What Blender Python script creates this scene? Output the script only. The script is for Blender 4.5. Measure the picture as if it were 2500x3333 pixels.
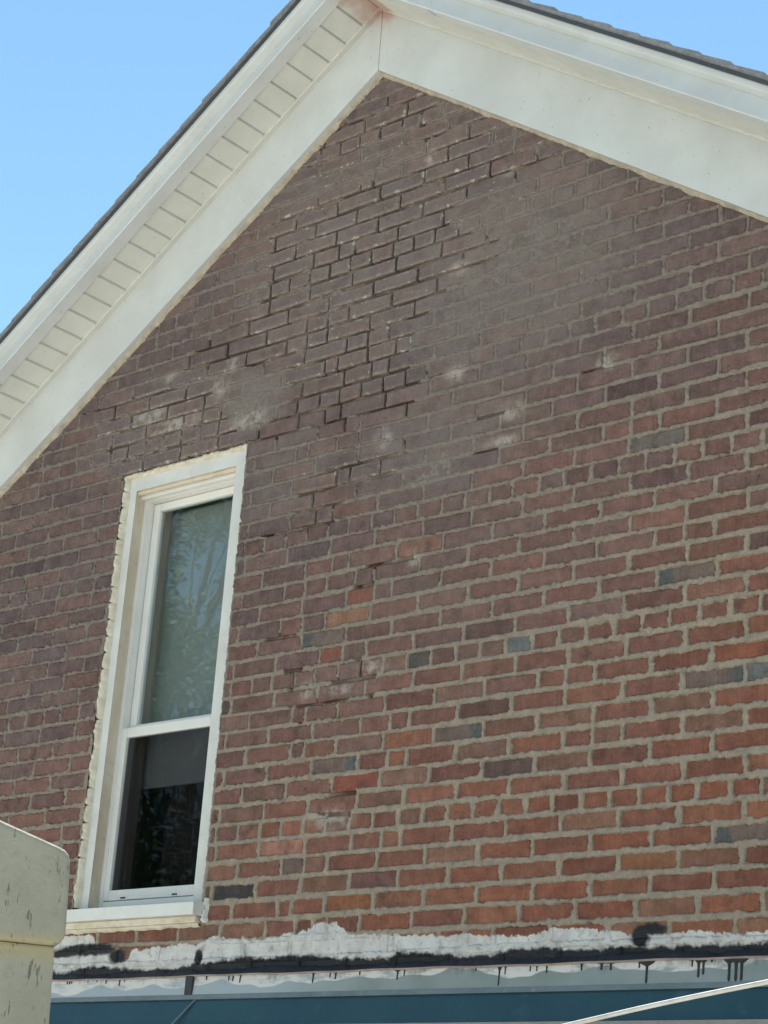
import bpy, bmesh, math, random
import numpy as np
from mathutils import Matrix, Vector

for o in list(bpy.data.objects):
    bpy.data.objects.remove(o)
S = bpy.context.scene
COL = S.collection
rng = np.random.RandomState(7)
random.seed(7)

# ------------------------------------------------------------------ camera
cam_d = bpy.data.cameras.new("camera")
cam = bpy.data.objects.new("camera", cam_d)
COL.objects.link(cam)
cam_d.sensor_fit = 'VERTICAL'
cam_d.sensor_height = 36.0
cam_d.lens = 36.0 * 6349.4 / 3333.0
cam_d.clip_start = 0.05
cam_d.clip_end = 800.0
CP = Vector((4.2957, -4.9532, -0.8902))
CR = Matrix(((0.76552, -0.62035, 0.17071), (0.63991, 0.70644, -0.30242), (0.06702, 0.34075, 0.93776)))
ex, ey, ez = CR.col[0], CR.col[1], CR.col[2]
M = Matrix(((ex.x, ez.x, -ey.x), (ex.y, ez.y, -ey.y), (ex.z, ez.z, -ey.z))).to_4x4()
M.translation = CP
cam.matrix_world = M
S.camera = cam
S.render.resolution_x, S.render.resolution_y = 768, 1024

# ------------------------------------------------------------------ light
SUN_DIR = Vector((-0.42, 0.52, 1.02)).normalized()      # towards the sun: behind the gable, to the left
el = math.asin(SUN_DIR.z)
az = math.atan2(SUN_DIR.x, SUN_DIR.y)
W = bpy.data.worlds.new("World")
S.world = W
W.use_nodes = True
wn = W.node_tree
wn.nodes.clear()
sky = wn.nodes.new("ShaderNodeTexSky")
sky.sky_type = 'NISHITA'
sky.sun_disc = False
sky.sun_elevation = el
sky.sun_rotation = az
sky.air_density = 1.5
sky.dust_density = 0.0
sky.ozone_density = 3.5
bg = wn.nodes.new("ShaderNodeBackground")
bg.inputs[1].default_value = 0.053
wo = wn.nodes.new("ShaderNodeOutputWorld")
tint = wn.nodes.new("ShaderNodeMix")
tint.data_type = 'RGBA'
tint.blend_type = 'MULTIPLY'
tint.inputs[0].default_value = 1.0
tint.inputs[7].default_value = (0.90, 1.04, 1.0, 1)
wn.links.new(sky.outputs[0], tint.inputs[6])
wn.links.new(tint.outputs[2], bg.inputs[0])
wn.links.new(bg.outputs[0], wo.inputs[0])
sd = bpy.data.lights.new("sun", 'SUN')
sd.energy = 5.0
sd.angle = math.radians(0.53)
sd.color = (1.0, 0.95, 0.87)
so = bpy.data.objects.new("sun", sd)
COL.objects.link(so)
so.location = SUN_DIR * 40
so.rotation_euler = SUN_DIR.to_track_quat('Z', 'Y').to_euler()
S.view_settings.view_transform = 'Standard'
S.view_settings.look = 'None'
S.view_settings.gamma = 1.0
S.view_settings.use_curve_mapping = False
S.view_settings.exposure = 1.5
S.cycles.max_bounces = 8
S.cycles.diffuse_bounces = 5

GZ = -2.5          # ground level
XR = -0.22         # ridge
T = math.tan(math.radians(34.1))
XE = 3.05          # half width of the gable at the eaves
CO = 0.0685        # one brick course
ST = 0.2165        # one stretcher with its joint
HD = 0.1060        # one header with its joint
WX0, WX1, WZ0, WZ1 = -1.488, -0.785, 0.075, 1.922    # opening in the brickwork

# ------------------------------------------------------------------ helpers
def srgb(r, g, b, k=1.0):
    f = lambda c: (c / 255 / 12.92 if c / 255 <= 0.04045 else ((c / 255 + 0.055) / 1.055) ** 2.4) * k
    return (f(r), f(g), f(b), 1.0)

def link(name, me, parent=None, mat=None):
    o = bpy.data.objects.new(name, me)
    COL.objects.link(o)
    if parent is not None:
        o.parent = parent
    if mat is not None and me is not None:
        me.materials.clear()
        me.materials.append(mat)
    return o

def mesh_from(name, vs, fs, smooth=False):
    me = bpy.data.meshes.new(name)
    me.from_pydata([tuple(v) for v in vs], [], fs)
    me.validate()
    me.update()
    if smooth:
        me.polygons.foreach_set("use_smooth", [True] * len(me.polygons))
    return me

class MB:
    def __init__(self):
        self.v, self.f = [], []
    def add(self, vs, fs):
        b = len(self.v)
        self.v += [tuple(v) for v in vs]
        self.f += [tuple(b + i for i in f) for f in fs]
        return self
    def box(self, x0, x1, y0, y1, z0, z1):
        v = [(x0, y0, z0), (x1, y0, z0), (x1, y1, z0), (x0, y1, z0), (x0, y0, z1), (x1, y0, z1), (x1, y1, z1), (x0, y1, z1)]
        return self.add(v, [(3, 2, 1, 0), (4, 5, 6, 7), (0, 1, 5, 4), (1, 2, 6, 5), (2, 3, 7, 6), (3, 0, 4, 7)])
    def mesh(self, name, smooth=False):
        return mesh_from(name, self.v, self.f, smooth)
    def obj(self, name, mat, parent=None, bevel=0, smooth=False, segs=2):
        me = self.mesh(name, smooth)
        bm = bmesh.new()
        bm.from_mesh(me)
        bmesh.ops.recalc_face_normals(bm, faces=bm.faces)
        if bevel:
            bmesh.ops.bevel(bm, geom=[e for e in bm.edges if len(e.link_faces) == 2 and e.calc_face_angle(0) > 0.6],
                            offset=bevel, segments=segs, affect='EDGES', profile=0.6)
        bm.to_mesh(me)
        bm.free()
        return link(name, me, parent, mat)

def thing(name, label, cat, loc=(0, 0, 0), group=None):
    o = bpy.data.objects.new(name, None)
    COL.objects.link(o)
    o.location = loc
    o.empty_display_size = 0.1
    o["label"] = label
    o["category"] = cat
    if group:
        o["group"] = group
    return o

_tabs = {}
def vnoise(x, y, seed):
    if seed not in _tabs:
        _tabs[seed] = np.random.RandomState(seed).rand(256, 256)
    t = _tabs[seed]
    xi, yi = np.floor(x).astype(int), np.floor(y).astype(int)
    fx, fy = x - xi, y - yi
    fx, fy = fx * fx * (3 - 2 * fx), fy * fy * (3 - 2 * fy)
    g = lambda a, b: t[a & 255, b & 255]
    return (g(xi, yi) * (1 - fx) + g(xi + 1, yi) * fx) * (1 - fy) + (g(xi, yi + 1) * (1 - fx) + g(xi + 1, yi + 1) * fx) * fy

def fbm(x, y, scale, seed, octv=3):
    r, a, s = 0, 0.5, 0
    for i in range(octv):
        r = r + a * vnoise(x * scale * 2 ** i + 31.7 * i, y * scale * 2 ** i + 11.3 * i, seed + i)
        s += a
        a *= 0.5
    return r / s

def sstep(x, a, b):
    t = np.clip((x - a) / (b - a), 0, 1)
    return t * t * (3 - 2 * t)

# ------------------------------------------------------------------ materials
class NT:
    def __init__(self, name):
        self.m = bpy.data.materials.new(name)
        self.m.use_nodes = True
        self.t = self.m.node_tree
        self.t.nodes.clear()
        self.out = self.t.nodes.new("ShaderNodeOutputMaterial")
        self.pos = self.t.nodes.new("ShaderNodeNewGeometry").outputs["Position"]
    def n(self, typ, **kw):
        nd = self.t.nodes.new(typ)
        for k, v in kw.items():
            setattr(nd, k, v)
        return nd
    def set(self, sock, v):
        if isinstance(v, bpy.types.NodeSocket):
            self.t.links.new(v, sock)
        else:
            sock.default_value = v
    def math(self, op, a, b=0.0, c=None, clamp=False):
        nd = self.n("ShaderNodeMath", operation=op, use_clamp=clamp)
        self.set(nd.inputs[0], a)
        self.set(nd.inputs[1], b)
        if c is not None:
            self.set(nd.inputs[2], c)
        return nd.outputs[0]
    def mapr(self, x, a, b, c=0.0, d=1.0, smooth=True):
        nd = self.n("ShaderNodeMapRange", interpolation_type='SMOOTHSTEP' if smooth else 'LINEAR')
        for i, v in enumerate((x, a, b, c, d)):
            self.set(nd.inputs[i], v)
        return nd.outputs[0]
    def mix(self, f, a, b, mode='MIX'):
        nd = self.n("ShaderNodeMix", data_type='RGBA', blend_type=mode)
        self.set(nd.inputs[0], f)
        self.set(nd.inputs[6], a)
        self.set(nd.inputs[7], b)
        return nd.outputs[2]
    def noise(self, scale, detail=3.0, rough=0.55, vec=None, mul=(1, 1, 1), off=(0, 0, 0)):
        v = vec or self.pos
        if mul != (1, 1, 1) or off != (0, 0, 0):
            mp = self.n("ShaderNodeMapping")
            self.set(mp.inputs[0], v)
            mp.inputs["Scale"].default_value = mul
            mp.inputs["Location"].default_value = off
            v = mp.outputs[0]
        nd = self.n("ShaderNodeTexNoise")
        self.set(nd.inputs["Vector"], v)
        nd.inputs["Scale"].default_value = scale
        nd.inputs["Detail"].default_value = detail
        nd.inputs["Roughness"].default_value = rough
        return nd.outputs[0]
    def xyz(self, vec=None):
        nd = self.n("ShaderNodeSeparateXYZ")
        self.set(nd.inputs[0], vec or self.pos)
        return nd.outputs
    def blob(self, cx, cz, rx, rz):
        mp = self.n("ShaderNodeMapping")
        self.set(mp.inputs[0], self.pos)
        mp.inputs["Scale"].default_value = (1 / rx, 0, 1 / rz)
        mp.inputs["Location"].default_value = (-cx / rx, 0, -cz / rz)
        nd = self.n("ShaderNodeVectorMath", operation='LENGTH')
        self.set(nd.inputs[0], mp.outputs[0])
        return nd.outputs["Value"]
    def curve(self, pts, x):
        # pts in wall metres (x, z); x runs over [-3.4, 3.0]
        nd = self.n("ShaderNodeFloatCurve")
        cm = nd.mapping
        c = cm.curves[0]
        P = [((a + 3.4) / 6.4, b * 3 + 0.5) for a, b in pts]
        P = [(0.0, P[0][1])] + P + [(1.0, P[-1][1])]
        while len(c.points) < len(P):
            c.points.new(0.5, 0.5)
        for q, (a, b) in zip(c.points, P):
            q.location = (a, b)
            q.handle_type = 'VECTOR'
        cm.update()
        self.set(nd.inputs["Value"], self.math('DIVIDE', self.math('ADD', x, 3.4), 6.4))
        return self.math('DIVIDE', self.math('SUBTRACT', nd.outputs[0], 0.5), 3.0)
    def bump(self, h, strength=0.4, dist=0.01, nrm=None):
        nd = self.n("ShaderNodeBump")
        nd.inputs["Strength"].default_value = strength
        nd.inputs["Distance"].default_value = dist
        self.set(nd.inputs["Height"], h)
        if nrm is not None:
            self.set(nd.inputs["Normal"], nrm)
        return nd.outputs[0]
    def finish(self, col, rough=0.7, normal=None, spec=0.3, metal=0.0):
        b = self.n("ShaderNodeBsdfPrincipled")
        self.set(b.inputs["Base Color"], col)
        self.set(b.inputs["Roughness"], rough)
        self.set(b.inputs["Specular IOR Level"], spec)
        self.set(b.inputs["Metallic"], metal)
        if normal is not None:
            self.set(b.inputs["Normal"], normal)
        self.t.links.new(b.outputs[0], self.out.inputs[0])
        return self.m

WHITE_EDGE = [(-1.568, 0.048), (-1.34, 0.04), (-1.329, -0.006), (-1.189, -0.055), (-1.131, -0.056), (-1.129, -0.018), (-1.016, -0.016),
              (-0.858, -0.006), (-0.795, -0.012), (-0.706, 0.012), (-0.553, 0.002), (-0.479, -0.006), (-0.407, 0.007), (-0.266, 0.017),
              (-0.226, 0.037), (-0.129, 0.04), (-0.077, 0.0), (0.078, -0.01), (0.273, -0.017), (0.521, -0.026), (0.641, -0.035),
              (0.734, -0.015), (0.814, -0.015), (0.938, -0.023), (1.004, -0.03), (1.048, -0.045), (1.144, -0.044), (1.301, -0.042),
              (1.402, -0.053), (1.501, -0.048)]
TAR_EDGE = [(-1.561, -0.085), (-1.507, -0.092), (-1.405, -0.077), (-1.287, -0.074), (-1.085, -0.091), (-0.908, -0.095), (-0.786, -0.077),
            (-0.694, -0.074), (-0.545, -0.062), (-0.399, -0.066), (-0.257, -0.06), (-0.117, -0.077), (0.085, -0.083), (0.149, -0.067),
            (0.277, -0.071), (0.403, -0.085), (0.525, -0.083), (0.643, -0.068), (0.759, -0.072), (0.873, -0.08), (0.984, -0.074),
            (1.092, -0.076), (1.145, -0.08), (1.301, -0.078), (1.402, -0.083), (1.501, -0.076)]
TARC = (0.012, 0.013, 0.017, 1)

def wall_dirt_haze(k, col, amount=1.0):
    """powder of ground-out mortar with painted sun-glare haze, smears, white paint and tar that lie on brick and joint alike"""
    x, _, z = k.xyz()
    dust_haze = None  # grinding powder plus the veil of sun glare, painted as one haze
    for (cx, cz, rx, rz, a) in ((0.42, 2.36, 0.85, 0.58, 0.85), (0.18, 1.75, 0.55, 0.36, 0.62), (-0.78, 2.10, 0.30, 0.20, 0.85),
                                (-0.55, 1.75, 0.36, 0.25, 0.50), (-0.25, 2.60, 1.05, 0.85, 0.62), (-1.25, 2.10, 0.55, 0.30, 0.62),
                                (-0.15, 0.88, 0.30, 0.14, 0.30), (0.35, 1.20, 0.80, 0.50, 0.18), (-0.1, 3.1, 0.7, 0.4, 0.18)):
        b = k.mapr(k.blob(cx, cz, rx, rz), 1.15, 0.25, 0.0, a)
        dust_haze = b if dust_haze is None else k.math('MAXIMUM', dust_haze, b)
    br = k.mapr(k.noise(9, 4, 0.6), 0.30, 0.66)
    gr = k.mapr(k.noise(85, 4, 0.7), 0.3, 0.65, 0.55, 1.0)
    dust_haze = k.math('MULTIPLY', k.math('MULTIPLY', k.math('MULTIPLY', dust_haze, gr), k.mapr(br, 0, 1, 0.45, 1.0)), amount, clamp=True)
    col = k.mix(dust_haze, col, (0.205, 0.178, 0.160, 1))
    # pale puffs where the grinder stopped
    puff = None
    for (cx, cz, rx, rz) in ((0.24, 1.975, 0.07, 0.05), (0.10, 1.30, 0.05, 0.05), (0.50, 1.77, 0.09, 0.05), (0.47, 1.665, 0.10, 0.03), (-0.97, 2.20, 0.07, 0.07),
                             (-0.78, 2.015, 0.16, 0.06), (-0.92, 2.29, 0.05, 0.05), (-1.27, 2.31, 0.05, 0.04), (0.43, 2.74, 0.05, 0.04), (0.05, 2.92, 0.04, 0.04),
                             (-0.06, 0.92, 0.10, 0.05), (-0.20, 0.86, 0.10, 0.03), (-0.36, 0.87, 0.05, 0.05), (0.89, 1.86, 0.07, 0.05), (0.22, 2.40, 0.07, 0.04),
                             (-1.38, 2.16, 0.16, 0.05), (-1.22, 2.09, 0.20, 0.05), (-0.08, 1.79, 0.06, 0.06), (-0.2, 0.40, 0.16, 0.06)):
        b = k.mapr(k.blob(cx, cz, rx, rz), 1.1, 0.0, 0.0, 0.75)
        puff = b if puff is None else k.math('MAXIMUM', puff, b)
    puff = k.math('MULTIPLY', puff, k.mapr(k.noise(26, 4, 0.65), 0.36, 0.62), clamp=True)
    col = k.mix(puff, col, (0.42, 0.39, 0.34, 1))
    # white flecks of old mortar round the cut joints
    fl = k.mapr(k.noise(34, 3, 0.7, mul=(1, 1, 1.9)), 0.665, 0.70)
    zone = k.math('MAXIMUM', k.mapr(k.blob(-0.15, 2.62, 0.75, 0.62), 1.1, 0.7), k.mapr(k.blob(-1.25, 2.10, 0.5, 0.25), 1.1, 0.7))
    col = k.mix(k.math('MULTIPLY', k.math('MULTIPLY', fl, zone), 0.75), col, (0.46, 0.43, 0.40, 1))
    # white paint band
    we = k.curve(WHITE_EDGE, x)
    jag = k.math('MULTIPLY', k.math('SUBTRACT', k.noise(36, 4, 0.7, mul=(1.1, 1, 0.6)), 0.5), 0.040)
    jag = k.math('ADD', jag, k.math('MULTIPLY', k.math('SUBTRACT', k.noise(13, 4, 0.6), 0.5), 0.030))
    dz = k.math('SUBTRACT', k.math('ADD', we, jag), z)
    wm = k.mapr(dz, -0.002, 0.003)
    wear = k.mapr(k.noise(40, 4, 0.7, mul=(1, 1, 1.4)), 0.30, 0.37)
    wm = k.math('MULTIPLY', wm, k.math('MAXIMUM', wear, k.mapr(dz, 0.012, 0.03)))
    grime = k.mapr(k.noise(14, 5, 0.65), 0.35, 0.75)
    col = k.mix(wm, col, k.mix(grime, (0.60, 0.60, 0.59, 1), (0.44, 0.435, 0.42, 1)))
    col = k.mix(k.math('MULTIPLY', wm, k.math('MULTIPLY', k.mapr(k.noise(20, 5, 0.7, off=(2, 5, 5)), 0.52, 0.70), 0.6)), col, (0.22, 0.19, 0.165, 1))
    # tar
    te = k.curve(TAR_EDGE, x)
    tj = k.math('MULTIPLY', k.math('SUBTRACT', k.noise(24, 4, 0.65), 0.5), 0.048)
    tm = k.mapr(k.math('SUBTRACT', k.math('ADD', te, tj), z), -0.006, 0.008)
    for (cx, cz, rx, rz) in ((-1.37, -0.012, 0.17, 0.021), (-1.52, -0.022, 0.07, 0.014), (-1.205, -0.04, 0.045, 0.026), (1.115, -0.028, 0.05, 0.018), (1.075, -0.05, 0.032, 0.032), (-0.778, -0.062, 0.02, 0.032)):
        d = k.math('ADD', k.blob(cx, cz, rx, rz), k.math('MULTIPLY', k.math('SUBTRACT', k.noise(38, 3), 0.5), 0.9))
        tm = k.math('MAXIMUM', tm, k.mapr(d, 1.35, 0.75))
    col = k.mix(tm, col, TARC)
    return col, tm

def make_brick(name, src, glaze=None):
    k = NT(name)
    if src == 'obj':
        base = k.n("ShaderNodeObjectInfo").outputs["Color"]
    else:
        a = k.n("ShaderNodeAttribute", attribute_name="bcol")
        base = a.outputs["Color"]
    if glaze:
        g = k.xyz(k.n("ShaderNodeTexCoord").outputs["Generated"])[0]
        if glaze == 'left':
            g = k.math('SUBTRACT', 1.0, g)
        g = k.math('ADD', g, k.math('MULTIPLY', k.math('SUBTRACT', k.noise(30, 2), 0.5), 0.25))
        base = k.mix(k.mapr(g, 0.70, 0.78), base, (0.098, 0.100, 0.103, 1))
    m1 = k.mapr(k.noise(17, 4, 0.6), 0.25, 0.75, 0.64, 1.24, False)
    m2 = k.mapr(k.noise(150, 3, 0.6), 0.3, 0.7, 0.86, 1.12, False)
    st = k.mapr(k.noise(90, 2, 0.5, mul=(1.3, 1, 0.12)), 0.35, 0.75, 0.90, 1.10, False)
    mm = k.math('MULTIPLY', k.math('MULTIPLY', m1, m2), st)
    cmb = k.n("ShaderNodeCombineXYZ")
    for i in range(3):
        k.set(cmb.inputs[i], mm)
    col = k.mix(1.0, base, cmb.outputs[0], 'MULTIPLY')
    # soot patches
    col = k.mix(k.math('MULTIPLY', k.mapr(k.noise(11, 4, 0.6, off=(5, 2, 1)), 0.57, 0.72), 0.60), col, (0.060, 0.045, 0.042, 1))
    pit = k.mapr(k.noise(75, 2, 0.5, off=(7, 7, 2)), 0.70, 0.76)
    col = k.mix(k.math('MULTIPLY', pit, 0.6), col, (0.045, 0.032, 0.027, 1))
    # film of mortar left on the faces
    col = k.mix(k.math('MULTIPLY', k.mapr(k.noise(28, 5, 0.7, off=(3, 8, 4)), 0.52, 0.70), 0.30), col, (0.24, 0.20, 0.165, 1))
    # arrises rubbed by the grinder: dusty, with pale chips, where the joints are cut out
    if src == 'obj':
        gx_, _, gz_ = k.xyz(k.n("ShaderNodeTexCoord").outputs["Generated"])
        ax_ = k.math('MULTIPLY', k.math('SUBTRACT', 0.5, k.math('ABSOLUTE', k.math('SUBTRACT', gx_, 0.5))), 0.2)
        az_ = k.math('MULTIPLY', k.math('SUBTRACT', 0.5, k.math('ABSOLUTE', k.math('SUBTRACT', gz_, 0.5))), 0.0565)
        rim = k.mapr(k.math('MINIMUM', ax_, az_), 0.008, 0.003)
    else:
        rim = k.n("ShaderNodeAttribute", attribute_name="rim").outputs["Fac"]
    zone = k.math('MAXIMUM', k.mapr(k.blob(-0.15, 2.62, 0.80, 0.66), 1.1, 0.8), k.mapr(k.blob(-1.25, 2.10, 0.55, 0.27), 1.1, 0.7))
    zone = k.math('MAXIMUM', zone, k.math('MULTIPLY', k.mapr(k.blob(-0.22, 1.65, 0.45, 0.16), 1.1, 0.8), 0.7))
    rz_ = k.math('MULTIPLY', rim, zone)
    col = k.mix(k.math('MULTIPLY', rz_, k.mapr(k.noise(40, 3, 0.6), 0.35, 0.6, 0.15, 0.75)), col, (0.25, 0.215, 0.185, 1))
    col = k.mix(k.math('MULTIPLY', rz_, k.mapr(k.noise(24, 3, 0.7, off=(9, 1, 6)), 0.59, 0.65)), col, (0.48, 0.46, 0.43, 1))
    col, tm = wall_dirt_haze(k, col)
    h = k.math('ADD', k.math('MULTIPLY', k.noise(45, 4, 0.62), 0.7), k.math('MULTIPLY', k.noise(190, 3, 0.6), 0.3))
    h = k.math('ADD', h, k.math('MULTIPLY', k.noise(16, 2, 0.5), 0.8))
    h = k.math('SUBTRACT', h, k.math('MULTIPLY', pit, 0.5))
    nr = k.bump(h, 0.85, 0.010)
    return k.finish(col, k.mapr(tm, 0, 1, 0.88, 0.5), nr, 0.25)

MB_OBJ = make_brick("brick_clay", 'obj')
MB_ATT = make_brick("brick_clay_joined", 'att')
MB_GL = make_brick("brick_glazed_left", 'obj', 'left')
MB_GR = make_brick("brick_glazed_right", 'obj', 'right')

def make_mortar():
    k = NT("mortar")
    a = k.n("ShaderNodeAttribute", attribute_name="cut").outputs["Fac"]
    x, _, z = k.xyz()
    up = k.mapr(k.math('SUBTRACT', z, k.math('MULTIPLY', x, 0.35)), 0.2, 2.3)
    tone = k.mix(up, (0.325, 0.272, 0.213, 1), (0.200, 0.170, 0.150, 1))
    m1 = k.mapr(k.noise(22, 5, 0.65), 0.25, 0.75, 0.76, 1.20, False)
    m2 = k.mapr(k.noise(210, 3, 0.7), 0.3, 0.7, 0.82, 1.14, False)
    mm = k.math('MULTIPLY', m1, m2)
    cmb = k.n("ShaderNodeCombineXYZ")
    for i in range(3):
        k.set(cmb.inputs[i], mm)
    col = k.mix(1.0, tone, cmb.outputs[0], 'MULTIPLY')
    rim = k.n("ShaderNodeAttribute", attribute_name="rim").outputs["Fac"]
    col = k.mix(k.math('MULTIPLY', rim, k.mapr(k.noise(30, 3, 0.6), 0.35, 0.6, 0.0, 0.65)), col, (0.075, 0.058, 0.048, 1))  # crevice shade along the brick edges, painted into the mortar
    cutc = k.mix(k.mapr(k.noise(8, 3, 0.6), 0.42, 0.60), (0.115, 0.093, 0.083, 1), (0.22, 0.165, 0.125, 1))
    col, tm = wall_dirt_haze(k, col, 0.80)
    col = k.mix(k.math('MULTIPLY', a, 0.93), col, cutc)
    h = k.math('ADD', k.math('MULTIPLY', k.noise(70, 4, 0.65), 0.6), k.math('MULTIPLY', k.noise(260, 2, 0.6), 0.4))
    return k.finish(col, k.mapr(tm, 0, 1, 0.92, 0.5), k.bump(h, 0.9, 0.009), 0.2)
M_MORTAR = make_mortar()

def paint(name, c1, c2, rough=0.45, dirt=0.0, dirtc=(0.2, 0.17, 0.12, 1), scale=6, bump=0.05, spec=0.35, pink=False, speck=0.0, streak=0.0):
    k = NT(name)
    col = k.mix(k.mapr(k.noise(scale, 5, 0.6), 0.3, 0.7), c1, c2)
    if streak:
        col = k.mix(k.math('MULTIPLY', k.mapr(k.noise(26, 4, 0.65, mul=(1, 1, 0.18)), 0.5, 0.75), streak), col, dirtc)
    if dirt:
        col = k.mix(k.math('MULTIPLY', k.mapr(k.noise(scale * 4, 5, 0.68, off=(1, 4, 2)), 0.56, 0.74), dirt), col, dirtc)
    if speck:
        col = k.mix(k.math('MULTIPLY', k.mapr(k.noise(75, 1, 0.4), 0.755, 0.775), speck), col, (0.05, 0.05, 0.05, 1))
    if pink:
        d = k.math('ADD', k.blob(XR + 0.02, 3.70, 0.20, 0.11), k.math('MULTIPLY', k.math('SUBTRACT', k.noise(16, 4), 0.5), 1.1))
        col = k.mix(k.mapr(d, 1.1, 0.45, 0, 0.75), col, (0.42, 0.24, 0.19, 1))
    h = k.noise(scale * 12, 3, 0.6)
    return k.finish(col, rough, k.bump(h, bump, 0.01), spec)

M_WHITE = paint("white_coil", (0.55, 0.585, 0.59, 1), (0.49, 0.515, 0.515, 1), 0.27, 0.25, (0.50, 0.46, 0.38, 1), 4, 0.04, pink=True, speck=0.35)
M_CREAM = paint("cream_vinyl", (0.58, 0.595, 0.56, 1), (0.525, 0.535, 0.495, 1), 0.5, 0.25, (0.48, 0.44, 0.34, 1), 5, 0.04, pink=True, speck=0.4)
M_VINYL = paint("white_vinyl", (0.70, 0.70, 0.68, 1), (0.64, 0.64, 0.615, 1), 0.32, 0.15, (0.45, 0.42, 0.36, 1), 7, 0.03)
M_CASE = paint("white_casing", (0.62, 0.63, 0.61, 1), (0.55, 0.555, 0.53, 1), 0.45, 0.35, (0.45, 0.40, 0.30, 1), 7, 0.06, streak=0.15)
M_REVEAL = paint("aged_cream_paint", (0.60, 0.54, 0.44, 1), (0.50, 0.43, 0.33, 1), 0.5, 0.5, (0.30, 0.23, 0.15, 1), 6, 0.08, streak=0.3)
M_FOAM = paint("cream_caulk", (0.68, 0.65, 0.55, 1), (0.56, 0.50, 0.39, 1), 0.75, 0.45, (0.30, 0.22, 0.13, 1), 20, 0.5, spec=0.2)
M_RAGGED = paint("old_caulk", (0.52, 0.47, 0.37, 1), (0.36, 0.32, 0.26, 1), 0.85, 0.5, (0.14, 0.12, 0.10, 1), 25, 0.6, spec=0.2)
M_SHINGLE = paint("asphalt_shingle", (0.27, 0.28, 0.30, 1), (0.20, 0.21, 0.225, 1), 0.95, 0.4, (0.36, 0.35, 0.34, 1), 30, 0.5, spec=0.15)
M_DRIP = paint("shaded_drip_edge", (0.055, 0.062, 0.075, 1), (0.045, 0.05, 0.06, 1), 0.4, 0.2, (0.2, 0.2, 0.2, 1), 10, 0.05)  # tone darkened to paint in the shade under the shingle overhang
M_GROOVE = paint("groove_shadow_vinyl", (0.30, 0.28, 0.24, 1), (0.24, 0.22, 0.19, 1), 0.8)
M_WOODIN = paint("wall_core_render", (0.20, 0.17, 0.15, 1), (0.16, 0.14, 0.12, 1), 0.95, 0.3, (0.1, 0.08, 0.07, 1), 8, 0.3, spec=0.15)
M_TAR = paint("roof_tar", TARC, (0.02, 0.021, 0.026, 1), 0.42, 0.0, scale=20, bump=0.5, spec=0.4)
M_TEAL = paint("teal_painted_metal", (0.026, 0.068, 0.080, 1), (0.020, 0.055, 0.068, 1), 0.28, 0.25, (0.10, 0.17, 0.19, 1), 3, 0.03, spec=0.5)
M_HEM = paint("dull_grey_metal", (0.165, 0.205, 0.225, 1), (0.13, 0.16, 0.18, 1), 0.45, 0.5, (0.36, 0.30, 0.24, 1), 8, 0.1)
M_LIP = paint("pinkish_metal_edge", (0.34, 0.26, 0.23, 1), (0.20, 0.165, 0.155, 1), 0.6, 0.5, (0.08, 0.07, 0.07, 1), 14, 0.2)
def make_post():
    k = NT("weathered_olive_paint")
    x, _, z = k.xyz()
    col = k.mix(k.mapr(k.noise(7, 5, 0.65), 0.3, 0.7), (0.285, 0.285, 0.238, 1), (0.235, 0.235, 0.19, 1))
    col = k.mix(k.math('MULTIPLY', k.mapr(k.noise(70, 5, 0.7), 0.5, 0.7), 0.35), col, (0.20, 0.185, 0.12, 1))
    band = k.mapr(k.math('ABSOLUTE', k.math('ADD', k.math('ADD', z, 0.540), k.math('MULTIPLY', k.math('SUBTRACT', k.noise(22, 3), 0.5), 0.02))), 0.035, 0.002)
    col = k.mix(k.math('MULTIPLY', band, 0.55), col, (0.33, 0.27, 0.125, 1))
    sc = k.mapr(k.noise(110, 3, 0.65, mul=(1, 1, 0.18)), 0.57, 0.64)
    sc = k.math('MULTIPLY', sc, k.mapr(k.noise(24, 3, 0.6, off=(4, 4, 4)), 0.47, 0.56))
    col = k.mix(k.math('MULTIPLY', sc, 0.75), col, (0.085, 0.08, 0.06, 1))
    h = k.math('ADD', k.math('MULTIPLY', k.noise(40, 4, 0.65), 0.6), k.math('MULTIPLY', k.noise(160, 3, 0.6), 0.4))
    return k.finish(col, 0.75, k.bump(h, 0.5, 0.004), 0.2)
M_POST = make_post()
M_CABLE = paint("white_cable_jacket", (0.56, 0.55, 0.52, 1), (0.42, 0.41, 0.38, 1), 0.55, 0.3, (0.3, 0.27, 0.2, 1), 30, 0.1)
M_BLIND = paint("pale_blind_fabric", (0.45, 0.475, 0.46, 1), (0.41, 0.435, 0.42, 1), 0.85, spec=0.1)
M_CURT = paint("dark_curtain_cloth", (0.14, 0.12, 0.125, 1), (0.115, 0.105, 0.115, 1), 0.9, spec=0.1)
M_ROOM = paint("dim_room_plaster", (0.16, 0.16, 0.17, 1), (0.13, 0.13, 0.14, 1), 0.9, spec=0.1)
M_INNER = paint("taupe_inner_frame", (0.30, 0.26, 0.23, 1), (0.25, 0.22, 0.20, 1), 0.5)
M_BARK = paint("bark", (0.12, 0.09, 0.065, 1), (0.075, 0.055, 0.04, 1), 0.95, 0.4, (0.05, 0.04, 0.03, 1), 8, 0.6)
M_PLASTER = paint("grey_wall_render", (0.30, 0.28, 0.27, 1), (0.24, 0.225, 0.22, 1), 0.9, 0.4, (0.15, 0.14, 0.13, 1), 12, 0.4)
M_GROUND = paint("pale_concrete_ground", (0.50, 0.48, 0.43, 1), (0.42, 0.40, 0.355, 1), 0.9, 0.4, (0.20, 0.21, 0.13, 1), 0.6, 0.3)
M_LATCH = paint("clear_latch_plastic", (0.50, 0.52, 0.49, 1), (0.42, 0.44, 0.41, 1), 0.3)

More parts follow.
